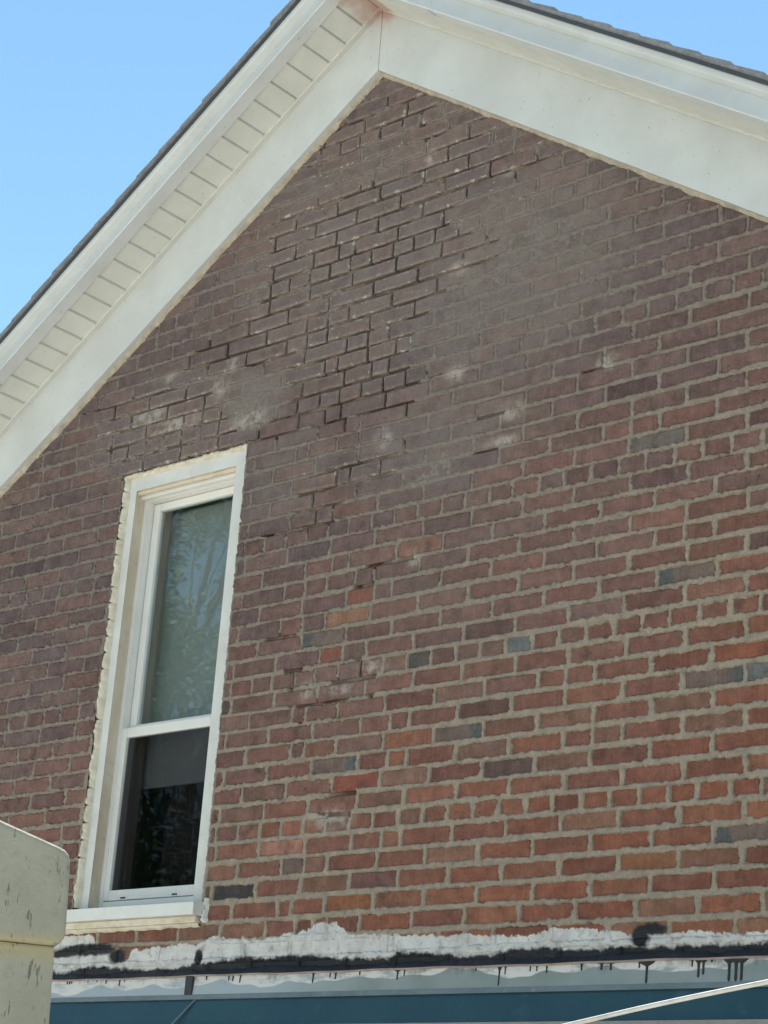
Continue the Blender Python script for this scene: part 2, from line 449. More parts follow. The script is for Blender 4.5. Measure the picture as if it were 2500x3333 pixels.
def make_leaf():
    k = NT("leaf")
    r = k.n("ShaderNodeAttribute", attribute_name="tone").outputs["Fac"]
    col = k.mix(r, (0.045, 0.085, 0.028, 1), (0.10, 0.15, 0.05, 1))
    return k.finish(col, 0.6, None, 0.3)
M_LEAF = make_leaf()

def make_glass(name="window_glass", tint=(0.80, 0.835, 0.84), refl=1.7):
    k = NT(name)
    fr = k.n("ShaderNodeFresnel")
    bf = k.n("ShaderNodeNewGeometry").outputs["Backfacing"]
    k.set(fr.inputs["IOR"], k.math('MULTIPLY_ADD', bf, 1 / 1.5 - 1.5, 1.5))
    tr = k.n("ShaderNodeBsdfTransparent")
    tr.inputs[0].default_value = (*tint, 1)
    gl = k.n("ShaderNodeBsdfGlossy")
    gl.inputs["Roughness"].default_value = 0.014
    gl.inputs["Color"].default_value = (0.95, 1.0, 1.0, 1)
    nr = k.bump(k.noise(3.0, 2, 0.5), 0.010, 0.05)
    k.set(gl.inputs["Normal"], nr)
    mx = k.n("ShaderNodeMixShader")
    k.set(mx.inputs[0], k.math('MULTIPLY', fr.outputs[0], refl, clamp=True))
    k.t.links.new(tr.outputs[0], mx.inputs[1])
    k.t.links.new(gl.outputs[0], mx.inputs[2])
    k.t.links.new(mx.outputs[0], k.out.inputs[0])
    return k.m
M_GLASS = make_glass()
M_GLASS_LOW = make_glass("screened_glass", (0.60, 0.60, 0.62), 0.35)

def make_flash():
    k = NT("flashing_metal")
    x, _, z = k.xyz()
    g = k.mix(k.mapr(k.noise(5, 4), 0.35, 0.65), (0.185, 0.225, 0.215, 1), (0.23, 0.27, 0.275, 1))
    g = k.mix(k.mapr(x, 0.1, -0.5), g, (0.31, 0.365, 0.40, 1))
    wv = k.math('ADD', k.math('MULTIPLY', k.math('SUBTRACT', k.noise(2.9, 2, 0.45, mul=(1.3, 1, 0)), 0.5), 0.13), -0.148)
    wv = k.math('SUBTRACT', wv, k.math('MULTIPLY', k.mapr(x, 0.2, -0.9), 0.012))
    m = k.mapr(k.math('SUBTRACT', z, wv), -0.002, 0.002)
    fade = k.mapr(k.noise(11, 5, 0.7, mul=(1, 1, 3)), 0.36, 0.55, 0.25, 1)
    col = k.mix(k.math('MULTIPLY', m, fade), g, (0.58, 0.57, 0.55, 1))
    gr = k.mapr(k.noise(24, 4, 0.65, mul=(1, 1, 0.3)), 0.52, 0.72, 0, 0.55)
    col = k.mix(k.math('MULTIPLY', gr, k.mapr(z, -0.17, -0.125)), col, (0.04, 0.042, 0.048, 1))
    sp = k.mapr(k.noise(55, 2, 0.5), 0.74, 0.78)
    col = k.mix(k.math('MULTIPLY', sp, 0.6), col, (0.05, 0.05, 0.05, 1))
    return k.finish(col, 0.45, k.bump(k.noise(9, 2), 0.06, 0.02), 0.4)
M_FLASH = make_flash()

# ------------------------------------------------------------------ setting: ground
gm = MB()
n = 24
R_ = 300.0
gm.add([(0, 0, GZ)] + [(R_ * math.cos(2 * math.pi * i / n), R_ * math.sin(2 * math.pi * i / n), GZ) for i in range(n)],
       [(0, 1 + i, 1 + (i + 1) % n) for i in range(n)])
g = gm.obj("ground", M_GROUND)
g["kind"] = "structure"

# ------------------------------------------------------------------ the house
house = thing("brick_house", "red brick gable house with white rake boards, cut-out mortar joints and one tall window", "house", (XR, 0, GZ))
def hp(name, mb_or_me, mat, parent=house, **kw):
    """part of the house built in world coordinates, re-expressed in the house's own frame"""
    o = mb_or_me.obj(name, mat, None, **kw) if isinstance(mb_or_me, MB) else link(name, mb_or_me, None, mat)
    o.parent = parent
    o.matrix_parent_inverse = Matrix.Translation(-wloc(parent))
    return o
def wloc(o):
    v = Vector((0, 0, 0))
    if o is house:
        return Vector(house.location)
    return v   # parts keep their own origin at the world origin

# wall core: the solid gable behind the face bricks, with the window hole
HT = 3.64
def gab(x):
    return HT - T * abs(x - XR)
core = MB()
def slab(poly, y0=0.036, y1=0.30):
    n_ = len(poly)
    v = [(x, y0, z) for x, z in poly] + [(x, y1, z) for x, z in poly]
    f = [tuple(range(n_)), tuple(range(2 * n_ - 1, n_ - 1, -1))]
    f += [(i, i + n_, (i + 1) % n_ + n_, (i + 1) % n_) for i in range(n_)]
    core.add(v, f)
XL_, XR_ = XR - XE, XR + XE
slab([(XL_, GZ), (XR_, GZ), (XR_, WZ0), (XL_, WZ0)])
slab([(XL_, WZ0), (WX0, WZ0), (WX0, gab(WX0)), (XL_, gab(XL_))])
slab([(WX1, WZ0), (XR_, WZ0), (XR_, gab(XR_)), (XR, gab(XR)), (WX1, gab(WX1))])
slab([(WX0, WZ1), (WX1, WZ1), (WX1, gab(WX1)), (WX0, gab(WX0))])
wall = hp("wall", core, M_WOODIN)

# --- where the joints have been cut out (metres on the wall: x, z)
POLY = [
    [(-0.46, 3.22), (-0.21, 3.29), (0.09, 3.21), (0.06, 3.14), (-0.04, 3.12), (-0.41, 3.07), (-0.6, 3.06), (-0.59, 3.14)],
    [(-0.76, 2.73), (-0.78, 2.92), (-0.58, 2.93), (-0.38, 2.91), (-0.19, 2.91), (-0.04, 2.87), (0.12, 2.97), (0.32, 3.02), (0.29, 2.91),
     (0.35, 2.85), (0.67, 2.73), (0.63, 2.7), (0.47, 2.7), (0.3, 2.71), (0.19, 2.68), (0.16, 2.59), (0.43, 2.46), (0.4, 2.39), (0.18, 2.37),
     (0.17, 2.32), (0.1, 2.26), (0.03, 2.19), (0.0, 2.1), (0.02, 2.05), (0.21, 1.98), (0.05, 1.93), (0.05, 1.86), (-0.11, 1.86), (-0.33, 1.86),
     (-0.76, 1.92), (-0.78, 1.95), (-0.64, 2.0), (-0.57, 2.06), (-0.57, 2.19), (-0.74, 2.24), (-1.2, 2.33), (-1.22, 2.38), (-0.95, 2.47),
     (-0.8, 2.51), (-0.75, 2.61)],
    [(-1.82, 2.27), (-1.52, 2.28), (-1.33, 2.28), (-1.02, 2.2), (-0.99, 2.12), (-0.91, 2.05), (-0.80, 1.92), (-0.96, 1.90), (-1.5, 1.90),
     (-1.51, 1.99), (-1.62, 2.06), (-1.52, 2.16)],
    [(-0.49, 1.65), (-0.51, 1.7), (-0.29, 1.725), (-0.08, 1.74), (0.02, 1.77), (0.04, 1.7), (-0.01, 1.64), (-0.18, 1.60), (-0.31, 1.56),
     (-0.29, 1.5), (-0.46, 1.48), (-0.66, 1.51), (-0.7, 1.53), (-0.5, 1.57)],
]
SEG = [[(-0.444, 0.972), (-0.436, 0.832)], [(-0.40, 0.826), (-0.164, 0.826)], [(-0.382, 0.816), (-0.376, 0.764)],
       [(-0.236, 0.893), (-0.05, 0.891)], [(-0.057, 0.89), (-0.054, 0.826)], [(-0.122, 0.958), (-0.117, 0.892)], [(-0.112, 1.303), (0.084, 1.301)],
       [(-0.101, 1.303), (-0.098, 1.233)], [(-0.161, 1.233), (-0.088, 1.233)], [(-0.582, 1.097), (-0.451, 1.097)], [(0.358, 1.781), (0.459, 1.781)],
       [(0.354, 1.643), (0.434, 1.643)], [(0.798, 1.849), (0.867, 1.849)], [(-0.47, 0.961), (-0.40, 0.961)], [(-0.24, 0.412), (-0.12, 0.412)],
       [(-0.2, 0.48), (-0.1, 0.48)], [(-0.355, 2.93), (-0.2, 3.01)][:0] or [(0.07, 3.014), (0.30, 3.014)], [(0.0, 3.085), (0.03, 3.01)]]
def inpoly(px, pz, poly):
    ins = np.zeros(px.shape, bool)
    j = len(poly) - 1
    for i in range(len(poly)):
        xi, zi = poly[i]
        xj, zj = poly[j]
        c_ = ((zi > pz) != (zj > pz)) & (px < (xj - xi) * (pz - zi) / ((zj - zi) + 1e-12) + xi)
        ins ^= c_
        j = i
    return ins
def cutmask(px, pz):
    m = np.zeros(px.shape, bool)
    for p_ in POLY:
        m |= inpoly(px, pz, p_)
    for (a, b) in SEG:
        ax, az_, bx, bz = a[0], a[1], b[0], b[1]
        L2 = (bx - ax) ** 2 + (bz - az_) ** 2
        t = np.clip(((px - ax) * (bx - ax) + (pz - az_) * (bz - az_)) / L2, 0, 1)
        m |= np.hypot(px - ax - t * (bx - ax), pz - az_ - t * (bz - az_)) < 0.013
    return m

# --- bricks: course by course, (k, x0, x1, z0, z1, kind)
bricks = []
def zsag(k, x):
    return 0.0034 * math.sin(1.9 * x + k * 0.37) + 0.0026 * math.sin(4.3 * x + 1.1 * k)
K0, K1 = -3, 53
for k in range(K0, K1 + 1):
    zc = (k + 0.5) * CO
    hdr = (k - 5) % 8 == 0
    step = HD if hdr else ST
    ph = 0.208 if hdr else (0.128 if k % 2 == 0 else 0.018)
    if k == 0:
        ph = 0.190
    if k == -1:
        ph = 0.0935
    r = np.random.RandomState(900 + k)
    if not hdr:
        ph += r.uniform(-0.007, 0.007)
    i0 = math.floor((XL_ - 0.02 - ph) / step)
    joints = []
    x = ph + i0 * step
    while x < XR_ + 0.3:
        joints.append(x + r.uniform(-0.0045, 0.0045))
        x += step
    # closers where the crack was stitched
    extra = []
    for a, b in zip(joints[:-1], joints[1:]):
        mid = (a + b) / 2
        if not hdr and -0.52 < mid < 0.02 and zc < 3.1 and r.rand() < (0.33 if zc < 1.9 else 0.13):
            extra.append(a + (b - a) * r.choice([0.30, 0.5, 0.62]))
        elif not hdr and r.rand() < 0.015:
            extra.append(a + (b - a) * 0.5)
    joints = sorted(joints + extra)
    for a, b in zip(joints[:-1], joints[1:]):
        jw = r.uniform(0.0040, 0.0068)
        jw2 = r.uniform(0.0040, 0.0068)
        segs = [(a + jw, b - jw2)]
        z0, z1 = k * CO, (k + 1) * CO
        # window opening and sill
        if z1 > 0.09 and z0 < WZ1 - 0.02:
            l, rr = WX0 - 0.002, WX1 + 0.004
            if z0 < 0.12:
                l, rr = -1.56, -0.763
            ns = []
            for (p, q) in segs:
                if q <= l or p >= rr:
                    ns.append((p, q))
                else:
                    if p < l - 0.015:
                        ns.append((p, l + r.uniform(-0.004, 0.003)))
                    if q > rr + 0.015:
                        ns.append((rr + r.uniform(-0.006, 0.006), q))
            segs = ns
        for (p, q) in segs:
            mx_ = (p + q) / 2
            sag = zsag(k, mx_)
            zt = z1 - 0.0058 + sag + r.uniform(-0.0014, 0.0014)
            zb = z0 + 0.0058 + sag + r.uniform(-0.0014, 0.0014)
            if k == 28 and WX0 - 0.02 < mx_ < WX1 + 0.02:
                zb = max(zb, WZ1 + 0.003)
            if zt + T * max(abs(p - XR), abs(q - XR)) > HT + 0.005:
                continue
            if zt - zb < 0.02 or p < XL_ or q > XR_:
                continue
            bricks.append([k, p, q, zb, zt, 'h' if (q - p) < 0.15 else 's'])

REDS = np.array([(0.250, 0.098, 0.060), (0.232, 0.088, 0.056), (0.262, 0.112, 0.068), (0.205, 0.082, 0.056), (0.232, 0.118, 0.078)])
PURP_GLARE = np.array([(0.154, 0.103, 0.096), (0.142, 0.099, 0.096), (0.160, 0.100, 0.091), (0.134, 0.096, 0.097)])
SPECIAL = {  # (course, x): colour or glaze
    (15, 1.12): 'GL', (13, 0.565): (0.135, 0.150, 0.150), (10, -0.05): 'GL', (9, 0.40): 'GR', (10, 1.35): 'GR', (10, 1.46): (0.15, 0.155, 0.15),
    (3, 1.40): 'GL', (2, 1.097): (0.245, 0.112, 0.062), (1, -0.066): (0.25, 0.105, 0.055), (12, 1.449): (0.24, 0.105, 0.068), (11, 1.40): (0.24, 0.088, 0.055),
    (9, 0.16): (0.25, 0.108, 0.072), (8, 0.107): (0.26, 0.112, 0.070), (6, 0.25): (0.27, 0.12, 0.085), (99, 1.194): (0.165, 0.105, 0.07), (7, 0.60): (0.12, 0.078, 0.07),
    (2, -0.70): (0.060, 0.050, 0.052), (8, -0.26): 'GR', (15, -0.24): 'GL', (13, 0.201): (0.09, 0.078, 0.07), (22, 1.12): (0.150, 0.125, 0.112), (2, 0.076): (0.17, 0.085, 0.075),
    (5, -0.35): (0.30, 0.125, 0.090), (4, -0.33): (0.33, 0.165, 0.125), (7, -0.02): (0.24, 0.085, 0.06), (3, -0.32): (0.155, 0.105, 0.095), (12, -0.745): (0.09, 0.068, 0.065),
    (14, -0.30): (0.22, 0.082, 0.062), (19, 0.14): (0.22, 0.11, 0.08), (17, -0.1): (0.22, 0.09, 0.062), (16, -0.15): (0.26, 0.14, 0.09)}
def bcolor(b):
    k, p, q, zb, zt, _ = b
    x, z = (p + q) / 2, (zb + zt) / 2
    r = np.random.RandomState(int(abs(k * 1931 + round(x * 500))) % 99991)
    t = (z - 0.30 * (x - 0.3)) / 2.1  # higher bricks greyer: weathering and veiling sun glare put into their colour
    t = np.clip(t, 0, 1) ** 0.85
    t = np.clip(t * 1.12 + r.uniform(-0.10, 0.10), 0, 1)
    a = REDS[r.randint(len(REDS))]
    c = PURP_GLARE[r.randint(len(PURP_GLARE))]
    col = a * (1 - t) + c * t
    col = col * r.uniform(0.86, 1.12)
    if r.rand() < 0.018:
        col = col * 0.62 + np.array([0.01, 0.01, 0.012])
    return tuple(col) + (1.0,)
def special(b):
    k, p, q = b[0], b[1], b[2]
    for (kk, xx), v in SPECIAL.items():
        if kk == k and p - 0.006 <= xx <= q + 0.006:
            return v
    return None

def brick_geo(L, H, seed, bev=0.005, ring=False):
    """48-triangle brick with a slightly irregular face; front at y = 0"""
    r = random.Random(seed)
    j = lambda a: r.uniform(-a, a)
    hx, hz = L / 2, H / 2
    base = [(-hx, -hz), (-hx * 0.33, -hz), (hx * 0.36, -hz), (hx, -hz), (hx, 0), (hx, hz), (hx * 0.3, hz), (-hx * 0.38, hz), (-hx, hz), (-hx, 0)]
    outer = [(x + j(0.0022), z + j(0.0016)) for x, z in base]
    inner = []
    for (x, z) in outer:
        e = bev * r.uniform(0.7, 1.5)
        inner.append((x - math.copysign(e, x) if abs(x) > hx * 0.8 else x, z - math.copysign(e, z) if abs(z) > hz * 0.5 else z))
    yf = [j(0.0012) for _ in inner]
    v = [(x, y, z) for (x, z), y in zip(inner, yf)] + [(x, bev, z) for x, z in outer] + [(x, 0.045, z) for x, z in outer]
    N = len(base)
    if ring:       # an extra inner ring so that the arris can carry its own wear
        v += [(x - math.copysign(0.007, x) if abs(x) > hx * 0.6 else x, 0.0, z - math.copysign(0.007, z) if abs(z) > hz * 0.4 else z) for x, z in inner]
        f = [tuple(range(3 * N, 4 * N))] + [(3 * N + i, i, (i + 1) % N, 3 * N + (i + 1) % N) for i in range(N)]
    else:
        f = [tuple(range(N))]
    for i in range(N):
        q = (i + 1) % N
        f.append((i, i + N, q + N, q))
        f.append((i + N, i + 2 * N, q + 2 * N, q + N))
    return v, f
S_LEN, H_LEN, B_H = 0.2055, 0.0952, 0.0565
def var_mesh(L, seed):
    v, f = brick_geo(L, B_H, seed)
    me = mesh_from("brick", v, f)
    bm = bmesh.new()
    bm.from_mesh(me)
    bmesh.ops.recalc_face_normals(bm, faces=bm.faces)
    bm.to_mesh(me)
    bm.free()
    me.materials.append(MB_OBJ)
    return me
VS = [var_mesh(S_LEN, 10 + i) for i in range(22)]
VH = [var_mesh(H_LEN, 60 + i) for i in range(14)]
def mat_copy(me, mat):
    m2 = me.copy()
    m2.materials[0] = mat
    return m2
VGL = {t: mat_copy((VS if t == 's' else VH)[3], MB_GL) for t in 'sh'}
VGR = {t: mat_copy((VS if t == 's' else VH)[5], MB_GR) for t in 'sh'}

FPX = 6349.4
def proj(x, y, z):
    d = CR.transposed() @ (Vector((x, y, z)) - CP)
    return 1250 + FPX * d.x / d.y, 1666.5 - FPX * d.z / d.y
def parea(b):
    k, p, q, zb, zt, _ = b
    P = [proj(p, 0, zb), proj(q, 0, zb), proj(q, 0, zt), proj(p, 0, zt)]
    cx_, cy_ = sum(a for a, _ in P) / 4, sum(c_ for _, c_ in P) / 4
    if not (0 < cx_ < 2500 and 0 < cy_ < 3333):
        return 0
    if zt + T * abs((p + q) / 2 - XR) > 3.40:
        return 0
    if zt < -0.10 or (cx_ < 225 and cy_ > 2700):
        return 0
    a = 0
    for i in range(4):
        a += P[i][0] * P[(i + 1) % 4][1] - P[(i + 1) % 4][0] * P[i][1]
    return abs(a) / 2
order = sorted(range(len(bricks)), key=lambda i: -parea(bricks[i]))
single = set(order[:300])
SV, SF, SC, SR = [], [], [], []
for i, b in enumerate(bricks):
    k, p, q, zb, zt, kind = b
    cx_, cz_ = (p + q) / 2, (zb + zt) / 2
    r = random.Random(i * 7 + 1)
    yo = r.uniform(-0.0018, 0.0018)
    rot = r.uniform(-0.006, 0.006)
    c = bcolor(b)
    sp = special(b)
    if isinstance(sp, tuple):
        c = tuple(sp) + (1.0,)
    if i in single:
        L = q - p
        t_ = 's' if L > 0.15 else 'h'
        me = r.choice(VS if t_ == 's' else VH)
        if sp == 'GL':
            me = VGL[t_]
            c = (0.17, 0.125, 0.105, 1)
        elif sp == 'GR':
            me = VGR[t_]
            c = (0.16, 0.115, 0.098, 1)
        o = bpy.data.objects.new("brick", me)
        COL.objects.link(o)
        o.parent = wall
        o.location = (cx_, yo, cz_)
        o.scale = (L / (S_LEN if t_ == 's' else H_LEN), 1, (zt - zb) / B_H)
        o.rotation_euler = (0, rot, 0)
        o.color = c
    else:
        v, f = brick_geo(q - p, zt - zb, i, 0.005, True)
        ca, sa = math.cos(rot), math.sin(rot)
        bb = len(SV)
        SV += [(cx_ + x * ca + z * sa, y + yo, cz_ - x * sa + z * ca) for x, y, z in v]
        SF += [tuple(bb + a for a in ff) for ff in f]
        SC += [c] * len(v)
        SR += [1.0] * 30 + [0.0] * 10
me = mesh_from("brick_infill", SV, SF)
ca = me.attributes.new("bcol", 'FLOAT_COLOR', 'POINT')
ca.data.foreach_set("color", np.array(SC, np.float32).ravel())
ca = me.attributes.new("rim", 'FLOAT', 'POINT')
ca.data.foreach_set("value", np.array(SR, np.float32))
bm = bmesh.new(); bm.from_mesh(me); bmesh.ops.recalc_face_normals(bm, faces=bm.faces); bm.to_mesh(me); bm.free()
o = link("brick_infill", me, wall, MB_ATT)
o["kind"] = "stuff"

# --- mortar: one relief sheet, proud or smeared or cut away
gx = np.concatenate([np.arange(XL_, -2.48, 0.02), np.arange(-2.48, 1.66, 0.0044), np.arange(1.66, XR_, 0.02)])
gz = np.arange(-0.21, HT - 0.02, 0.0044)
X, Z = np.meshgrid(gx, gz)
D = np.full(X.shape, -0.006)
bycourse = {}
for b in bricks:
    bycourse.setdefault(b[0], []).append(b)
for iz, z in enumerate(gz):
    best = np.full(gx.shape, -0.02)
    for k in (int(math.floor(z / CO)), int(math.floor(z / CO)) - 1, int(math.floor(z / CO)) + 1):
        if k not in bycourse:
            continue
        B = bycourse[k]
        p = np.array([b[1] for b in B]); q = np.array([b[2] for b in B])
        zb = np.array([b[3] for b in B]); zt = np.array([b[4] for b in B])
        idx = np.clip(np.searchsorted(p, gx) - 1, 0, len(B) - 1)
        for dlt in (0, 1):
            ii = np.clip(idx + dlt, 0, len(B) - 1)
            d = np.minimum(np.minimum(gx - p[ii], q[ii] - gx), np.minimum(z - zb[ii], zt[ii] - z))
            best = np.maximum(best, d)
    D[iz] = best
n1 = fbm(X, Z, 38, 11, 3)
n2 = fbm(X, Z, 85, 21, 3)
n3 = fbm(X, Z, 14, 31, 4)
low = sstep(0.55 * X - Z, -1.9, 0.1)          # heavier pointing low and right
n4 = fbm(X, Z, 17, 41, 2)
n5 = sstep(fbm(X, Z, 3.4, 51, 2), 0.28, 0.72)
E = D + ((n1 - 0.5) * 0.009 + (n2 - 0.5) * 0.007) * (0.2 + 1.3 * n5) - 0.007 * sstep(n1, 0.66, 0.80) * n5 - (n4 - 0.5) * 0.006 - 0.0011 - 0.0030 * low
cut = cutmask(X, Z)
yj = -0.0008 + (n2 - 0.5) * 0.010 - 0.0085 * low * np.clip(n1 - 0.2, 0, 1) - 0.004 * low * (n4 - 0.4)
Y = yj + (0.014 - yj) * sstep(E, -0.0005, 0.0045)
smear = np.zeros(X.shape)
for (cx_, cz_, rx, rz, a) in ((0.45, 2.36, 0.48, 0.27, 0.9), (0.15, 1.72, 0.25, 0.26, 0.8), (-0.78, 2.09, 0.19, 0.12, 1.2), (0.20, 1.62, 0.3, 0.12, 0.75), (0.55, 2.15, 0.6, 0.3, 0.45)):
    d = np.hypot((X - cx_) / rx, (Z - cz_) / rz)
    smear = np.maximum(smear, a * (1 - sstep(d, 0.45, 1.15)))
ys = 0.0060 - 0.0078 * smear * (0.35 + 1.3 * (n3 - 0.35)) + (n2 - 0.5) * 0.006
ys = np.where(smear > 0.05, np.maximum(ys, -0.0035), 1.0)
Y = np.minimum(Y, np.where(D > 0, ys, 1.0))
fillm = fbm(X, Z, 9, 61, 2)
cut &= ~((fillm > 0.72) & (n1 > 0.45))
cutd = 0.009 + 0.018 * sstep(1 - fillm, 0.40, 0.60)
rim_shade = np.exp(-(E / 0.0022) ** 2)
cd = np.where(cut & (D < 0.0015), 1.0, 0.0)
cut_inner = cut
Y = np.where(cut_inner, np.where(D < 0.0012, cutd + (n2 - 0.5) * 0.006, np.maximum(Y, 0.010)), Y)
keep_v = (Z + T * np.abs(X - XR)) < HT
win = (X > WX0 + 0.004) & (X < WX1 - 0.004) & (Z > 0.05) & (Z < WZ1 - 0.002)
ok = keep_v & ~win
nz, nx = X.shape
okq = ok[:-1, :-1] & ok[1:, :-1] & ok[:-1, 1:] & ok[1:, 1:]
idm = np.arange(nz * nx).reshape(nz, nx)
q = np.stack([idm[:-1, :-1][okq], idm[:-1, 1:][okq], idm[1:, 1:][okq], idm[1:, :-1][okq]], 1)
used, inv = np.unique(q, return_inverse=True)
inv = inv.reshape(-1, 4)
co = np.stack([X.ravel()[used], Y.ravel()[used], Z.ravel()[used]], 1).astype(np.float32)
me = bpy.data.meshes.new("mortar")
me.vertices.add(len(co)); me.vertices.foreach_set("co", co.ravel())
me.loops.add(inv.size); me.loops.foreach_set("vertex_index", inv.ravel().astype(np.int32))
me.polygons.add(len(inv)); me.polygons.foreach_set("loop_start", np.arange(0, inv.size, 4, dtype=np.int32))
me.polygons.foreach_set("use_smooth", np.ones(len(inv), bool))
me.update(calc_edges=True)
at = me.attributes.new("cut", 'FLOAT', 'POINT')
at.data.foreach_set("value", cd.ravel()[used].astype(np.float32))
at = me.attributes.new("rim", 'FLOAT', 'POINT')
at.data.foreach_set("value", rim_shade.ravel()[used].astype(np.float32))
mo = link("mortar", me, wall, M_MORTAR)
mo["kind"] = "stuff"

# ------------------------------------------------------------------ roof
def rake(mb, prof, side, xa, xb, cut_ends=True):
    """profile [(y, h)] swept down the rake from |x - XR| = xa to xb"""
    N = len(prof)
    v = []
    for d in (xa, xb):
        v += [(XR + side * d, y, h - T * d) for y, h in prof]
    f = [(i, (i + 1) % N, (i + 1) % N + N, i + N) for i in range(N)]
    f += [tuple(range(N)), tuple(range(2 * N - 1, N - 1, -1))]
    mb.add(v, f)
roof = MB()
for s in (-1, 1):
    rake(roof, [(-0.249, 3.690), (-0.249, 3.772), (6.0, 3.772), (6.0, 3.690)], s, 0.0, XE + 0.25)
roof_o = hp("roof", roof, M_WOODIN)
for s in (-1, 1):
    m = MB(); rake(m, [(-0.036, 3.387), (-0.036, 3.667), (0.012, 3.667), (0.012, 3.387)], s, 0.0012, XE)
    hp("frieze_board", m, M_WHITE, roof_o, bevel=0.0025)
    m = MB(); rake(m, [(-0.060, 3.655), (-0.060, 3.671), (-0.0365, 3.671), (-0.0365, 3.659), (-0.055, 3.659), (-0.055, 3.655)], s, 0.0, XE)
    hp("channel_trim", m, M_CREAM, roof_o)
    # soffit planks, one by one, with open V joints
    m = MB(); rake(m, [(-0.232, 3.683), (-0.232, 3.688), (-0.037, 3.688), (-0.037, 3.683)], s, 0.0, XE)
    hp("soffit_backing", m, M_GROOVE, roof_o)
    d = 0.002
    pw = 0.1008 * math.cos(math.radians(34.1))
    while d < XE:
        m = MB()
        e = min(d + pw - 0.0045, XE)
        prof = lambda o_: [(-0.232, 3.668 + o_), (-0.232, 3.678), (-0.0385, 3.678), (-0.0385, 3.668 + o_)]
        v = []
        for dd, oo in ((d, -0.0050), (d + 0.012, -0.0046), (e - 0.010, 0.0012), (e, 0.0016)):
            v += [(XR + s * dd, y, h - T * dd) for y, h in prof(oo)]
        f = []
        for a in range(3):
            f += [(a * 4 + i, a * 4 + (i + 1) % 4, a * 4 + 4 + (i + 1) % 4, a * 4 + 4 + i) for i in range(4)]
        f += [(0, 1, 2, 3), (15, 14, 13, 12)]
        m.add(v, f)
        hp("soffit_plank", m, M_CREAM, roof_o)
        d += pw
    # fascia: bottom return, flat face, crown, top face; two lengths with a lapped seam
    seam = 0.46 if s > 0 else 1.9
    for (a, b, dy) in ((0.0, seam, 0.0), (seam - 0.02, XE + 0.2, 0.0016)):
        m = MB()
        rake(m, [(-0.222, 3.660), (-0.281 + dy, 3.660), (-0.284 + dy, 3.664), (-0.263 + dy, 3.744), (-0.261 + dy, 3.748), (-0.289 + dy, 3.7605), (-0.293 + dy, 3.764),
                 (-0.293 + dy, 3.788), (-0.250, 3.788), (-0.250, 3.690), (-0.222, 3.675)], s, a, b)
        hp("fascia", m, M_WHITE, roof_o)
    m = MB(); rake(m, [(-0.300, 3.784), (-0.302, 3.800), (-0.10, 3.800), (-0.10, 3.7895), (-0.296, 3.7895), (-0.296, 3.784)], s, 0.0, XE + 0.22)
    hp("drip_edge", m, M_DRIP, roof_o)
    # shingles along the rake edge, each one a piece
    pitch = 0.142 * math.cos(math.radians(34.1))
    d, kx = 0.0, 0
    r = random.Random(5 + s)
    while d < XE + 0.1:
        L = 0.27
        out = -0.306 - r.uniform(0, 0.006)
        t0 = 0.010 + r.uniform(0, 0.003)
        lift = r.uniform(0, 0.004)
        m = MB()
        v = []
        e = d + pitch
        back = max(0.0, e - L)
        for dd, hb in ((e, 3.8125 + lift), (d, 3.806), (back, 3.802)):
            for y in (out, -0.02):
                v += [(XR + s * dd, y, hb - T * dd), (XR + s * dd, y, hb + t0 - T * dd)]
        # vertices: station*4 + (y)*2 + (bottom/top)
        f = []
        for a in (0, 4):
            f += [(a, a + 1, a + 5, a + 4), (a + 2, a + 6, a + 7, a + 3), (a + 1, a + 3, a + 7, a + 5), (a, a + 4, a + 6, a + 2)]
        f += [(0, 2, 3, 1), (8, 9, 11, 10)]
        m.add(v, f)
        hp("shingle", m, M_SHINGLE, roof_o)
        d += pitch
    # the rest of the shingle field behind the rake, stepped
    m = MB()
    d = 0.0
    while d < XE + 0.2:
        e = d + pitch
        v = [(XR + s * e, y, h - T * e) for y in (-0.019, 6.0) for h in (3.802, 3.824)] + [(XR + s * d, y, h - T * d) for y in (-0.019, 6.0) for h in (3.802, 3.810)]
        m.add(v, [(0, 1, 3, 2), (4, 6, 7, 5), (1, 5, 7, 3), (0, 2, 6, 4), (0, 4, 5, 1), (2, 3, 7, 6)])
        d = e
    fo = hp("shingle_field", m, M_SHINGLE, roof_o)
    fo["kind"] = "stuff"
    # starter strip under the edge shingles
    m = MB(); rake(m, [(-0.304, 3.8005), (-0.304, 3.8055), (-0.03, 3.8055), (-0.03, 3.8005)], s, 0.0, XE + 0.2)
    hp("starter_strip", m, M_SHINGLE, roof_o)
    # ragged old caulk between frieze and brick
    m = MB()
    r = np.random.RandomState(40 + s)
    N = 520
    ds = np.linspace(0.0, XE - 0.1, N)
    w = 0.010 + 0.020 * np.clip(fbm(ds, ds * 0 + s, 11, 71, 3) - 0.42, 0, 1) + 0.010 * np.clip(fbm(ds, ds * 0 + s, 60, 75, 2) - 0.35, 0, 1)
    dep = 0.006 + 0.012 * fbm(ds, ds * 0 + s, 45, 77, 2)
    v = []
    for d_, w_, p_ in zip(ds, w, dep):
        x_ = XR + s * d_
        v += [(x_, -0.004 - p_, 3.3865 - T * d_), (x_, -0.003 - p_ * 0.7, 3.3865 - w_ * 0.6 - T * d_), (x_, 0.006, 3.3855 - w_ - T * d_)]
    f = []
    for i in range(N - 1):
        for j in range(2):
            f.append((i * 3 + j, i * 3 + j + 1, i * 3 + 4 + j, i * 3 + 3 + j))
    m.add(v, f)
    hp("rake_caulk", m, M_RAGGED, wall, smooth=True)

# ------------------------------------------------------------------ window
wf = MB()
